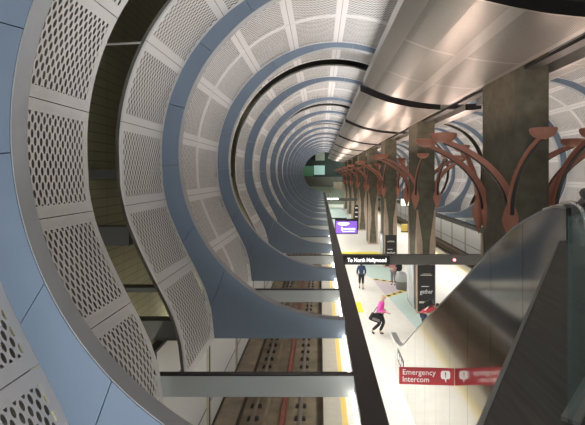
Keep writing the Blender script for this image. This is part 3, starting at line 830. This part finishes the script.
# magenta walker, striding to the right
J = pose(waist=(0,-.04,1.05), chest=(0,-.08,1.26), neckb=(0,-.10,1.40), neck=(0,-.12,1.45), headc=(0,-.16,1.54), crown=(0,-.16,1.62),
    kneeL=(.09,-.16,.50), ankleL=(.09,.02,.09), toeL=(.09,-.14,.04), kneeR=(-.09,-.02,.47), ankleR=(-.09,.30,.16), toeR=(-.09,.20,.045),
    shL=(.18,-.08,1.34), shR=(-.18,-.08,1.34), elbowL=(.24,.06,1.10), handL=(.20,-.14,1.0), elbowR=(-.25,-.06,1.08), handR=(-.20,-.34,1.0))
pm = person((2.58, 18.6, 0), math.radians(68), 'blond person in a magenta jacket striding across the platform with a black bag', J, MAG, BLK, True, BLOND)
pm.scale = (1.05, 1.05, 1.05)
bg = empty('shoulder_bag', (2.32, 18.34, .65), 'large black shoulder bag carried by the magenta-jacketed person', 'bag'); bg.rotation_euler = (0, math.radians(24), math.radians(20))
bgm = MB(); bgm.prism([(-.25, 0), (.25, 0), (.29, .06), (.23, .33), (-.23, .33), (-.29, .06)], 'y', -.07, .07).build('pouch', BLK, bg)
MB().prism([(-.20, .05), (.20, .05), (.17, .16), (-.17, .16)], 'y', -.078, -.07).build('pocket', GREYC, bg)
MB().tube([(-.2, 0, .33), (-.12, .03, .58), (.1, .05, .66), (.2, 0, .33)], .016, 6).build('strap', BLK, bg, smooth=True)
# navy walker, walking away
J = pose(kneeL=(.09,-.10,.48), ankleL=(.09,-.12,.10), toeL=(.09,-.28,.05), kneeR=(-.09,.0,.47), ankleR=(-.09,.2,.14), toeR=(-.09,.09,.04))
person((2.5, 26.0, 0), PI, 'person in a navy jacket and black trousers walking away under the sign beam', J, NAVY, BLK, True, DHAIR, bare_leg=True)
# rose-topped person, standing half turned
J = pose(kneeL=(.11,-.06,.47), elbowL=(.24,-.06,1.10), handL=(.08,-.26,1.08), elbowR=(-.24,-.06,1.10), handR=(-.02,-.27,1.12))
pr = person((4.62, 27.0, 0), math.radians(-30), 'person in a rose patterned top standing in front of the litter bin', J, ROSE, GREYC, False, DHAIR)
ca = empty('black_coat', (4.93, 26.85, 1.0), 'black coat hanging over the arm of the rose-topped person', 'coat')
MB().lathe([(.05, -.12), (.17, -.05), (.21, .12), (.19, .30), (.10, .42), (.03, .45)], 0, 0, 12, sx=1, sy=.6).build('folded_cloth', BLK, ca, smooth=True)
# red-jacketed person bending over at the escalator foot
J = pose(pelvis=(0,.10,.86), waist=(0,-.05,.99), chest=(0,-.24,1.13), neckb=(0,-.36,1.20), neck=(0,-.41,1.22), headc=(0,-.49,1.25), crown=(0,-.56,1.28), face=(0,-.5,-.86),
    hipL=(.09,.10,.80), hipR=(-.09,.10,.80), kneeL=(.10,-.04,.45), ankleL=(.10,.12,.09), toeL=(.10,-.03,.04), kneeR=(-.10,.08,.45), ankleR=(-.10,.28,.10), toeR=(-.10,.13,.04),
    shL=(.18,-.30,1.15), shR=(-.18,-.30,1.15), elbowL=(.22,-.36,.90), handL=(.18,-.42,.68), elbowR=(-.22,-.36,.90), handR=(-.18,-.42,.68))
person((4.62, 18.75, 0), math.radians(66), 'person in a red jacket bending forward beside the escalator foot', J, REDC, JEAN, False, DHAIR)
bp = empty('backpack', (4.62, 18.75, 0), 'black backpack with a white strap on the back of the red-jacketed person', 'backpack'); bp.rotation_euler = (0, 0, math.radians(66))
m_ = MB(); m_.prism([(-.02, 1.17), (-.32, 1.36), (-.28, 1.50), (-.14, 1.50), (.06, 1.36)], 'x', -.19, .19).build('pack', BLK, bp)
MB().tube([(-.20, .02, 1.06), (-.20, -.12, 1.2), (.0, -.03, 1.22), (.20, -.12, 1.2), (.20, .02, 1.06)], .028, 6).build('strap', WHITE, bp, smooth=True)

# ------------------------------------------------------------------ station lights and added fill lights
WARM = (1, .93, .84)
# added unseen fill lights under the edge beams, aimed to brighten the platform floor
for side, m in ((0, False), (1, True)):
    for k in range(8):
        x = .76 if not m else 2*AX-.76
        light('beam_fill', 'AREA', (x, 6+10.7*k, CZ-3.73), 240 if k else 150, (1, .995, .97), (0, math.radians(40 if m else -40), 0), shape='RECTANGLE', size=.25, size_y=10, spread=math.radians(150))
for k in range(9):
    y0, y1 = ys[k], ys[k+1]-1.2; L = y1-y0
    light('cove_lamp', 'AREA', (1.80, (y0+y1)/2, CZ+3.72), 15*L, (1, .97, .94), (0, math.radians(90), 0), shape='RECTANGLE', size=.12, size_y=L-.4)
    light('cove_lamp', 'AREA', (6.42, (y0+y1)/2, CZ+3.02), 22*L, (1, .94, .88), (0, math.radians(-90), 0), shape='RECTANGLE', size=.12, size_y=L-.4)
for k in range(6):
    light('void_fill', 'AREA', (-4.15, 7+10*k, CZ-4.8), 60, (1, .95, .8), (PI, 0, 0), shape='RECTANGLE', size=.2, size_y=8)  # added hidden fill, brightens the block wall seen through the slots
light('undercroft_fill', 'AREA', (-1.6, -2.6, CZ-3.0), 330, (.92, .97, 1), (math.radians(100), 0, 0), shape='RECTANGLE', size=3, size_y=1)  # unseen light added behind the camera to lift the lower left rib
light('far_hall_fill', 'AREA', (5, 90, CZ+2.5), 200, (.85, 1, .92), (math.radians(65), 0, 0), shape='RECTANGLE', size=6, size_y=1)  # added fill so the far end wall does not go black
light('far_platform_fill', 'AREA', (5, 97, CZ-3.2), 300, (.9, 1, .9), (0, 0, 0), shape='RECTANGLE', size=8, size_y=6)  # added greenish fill over the floor below the far mezzanine
light('mezzanine_fill', 'AREA', (1.5, -3.5, CZ+2.6), 60, WARM, (math.radians(25), 0, 0), shape='RECTANGLE', size=4, size_y=2)  # unseen fill light added above and behind the camera
w = bpy.data.worlds.new('station_air'); S.world = w; w.use_nodes = True
w.node_tree.nodes['Background'].inputs[0].default_value = (.9, .92, 1, 1); w.node_tree.nodes['Background'].inputs[1].default_value = .22

# ------------------------------------------------------------------ camera
cd = bpy.data.cameras.new('camera'); cam = bpy.data.objects.new('camera', cd); COL.objects.link(cam)
cam.location = (0, 0, CZ); cam.rotation_euler = (PI/2, 0, 0)
cd.sensor_width = 36; cd.lens = 36*F/585
cd.shift_x = -27.5/585; cd.shift_y = -37.5/585
cd.clip_start = .05; cd.clip_end = 300
S.camera = cam
S.view_settings.view_transform = 'Standard'; S.view_settings.look = 'None'; S.view_settings.gamma = 1; S.view_settings.use_curve_mapping = False
S.view_settings.exposure = 0.6
S.cycles.use_denoising = True
S.cycles.max_bounces = 8; S.cycles.transparent_max_bounces = 12
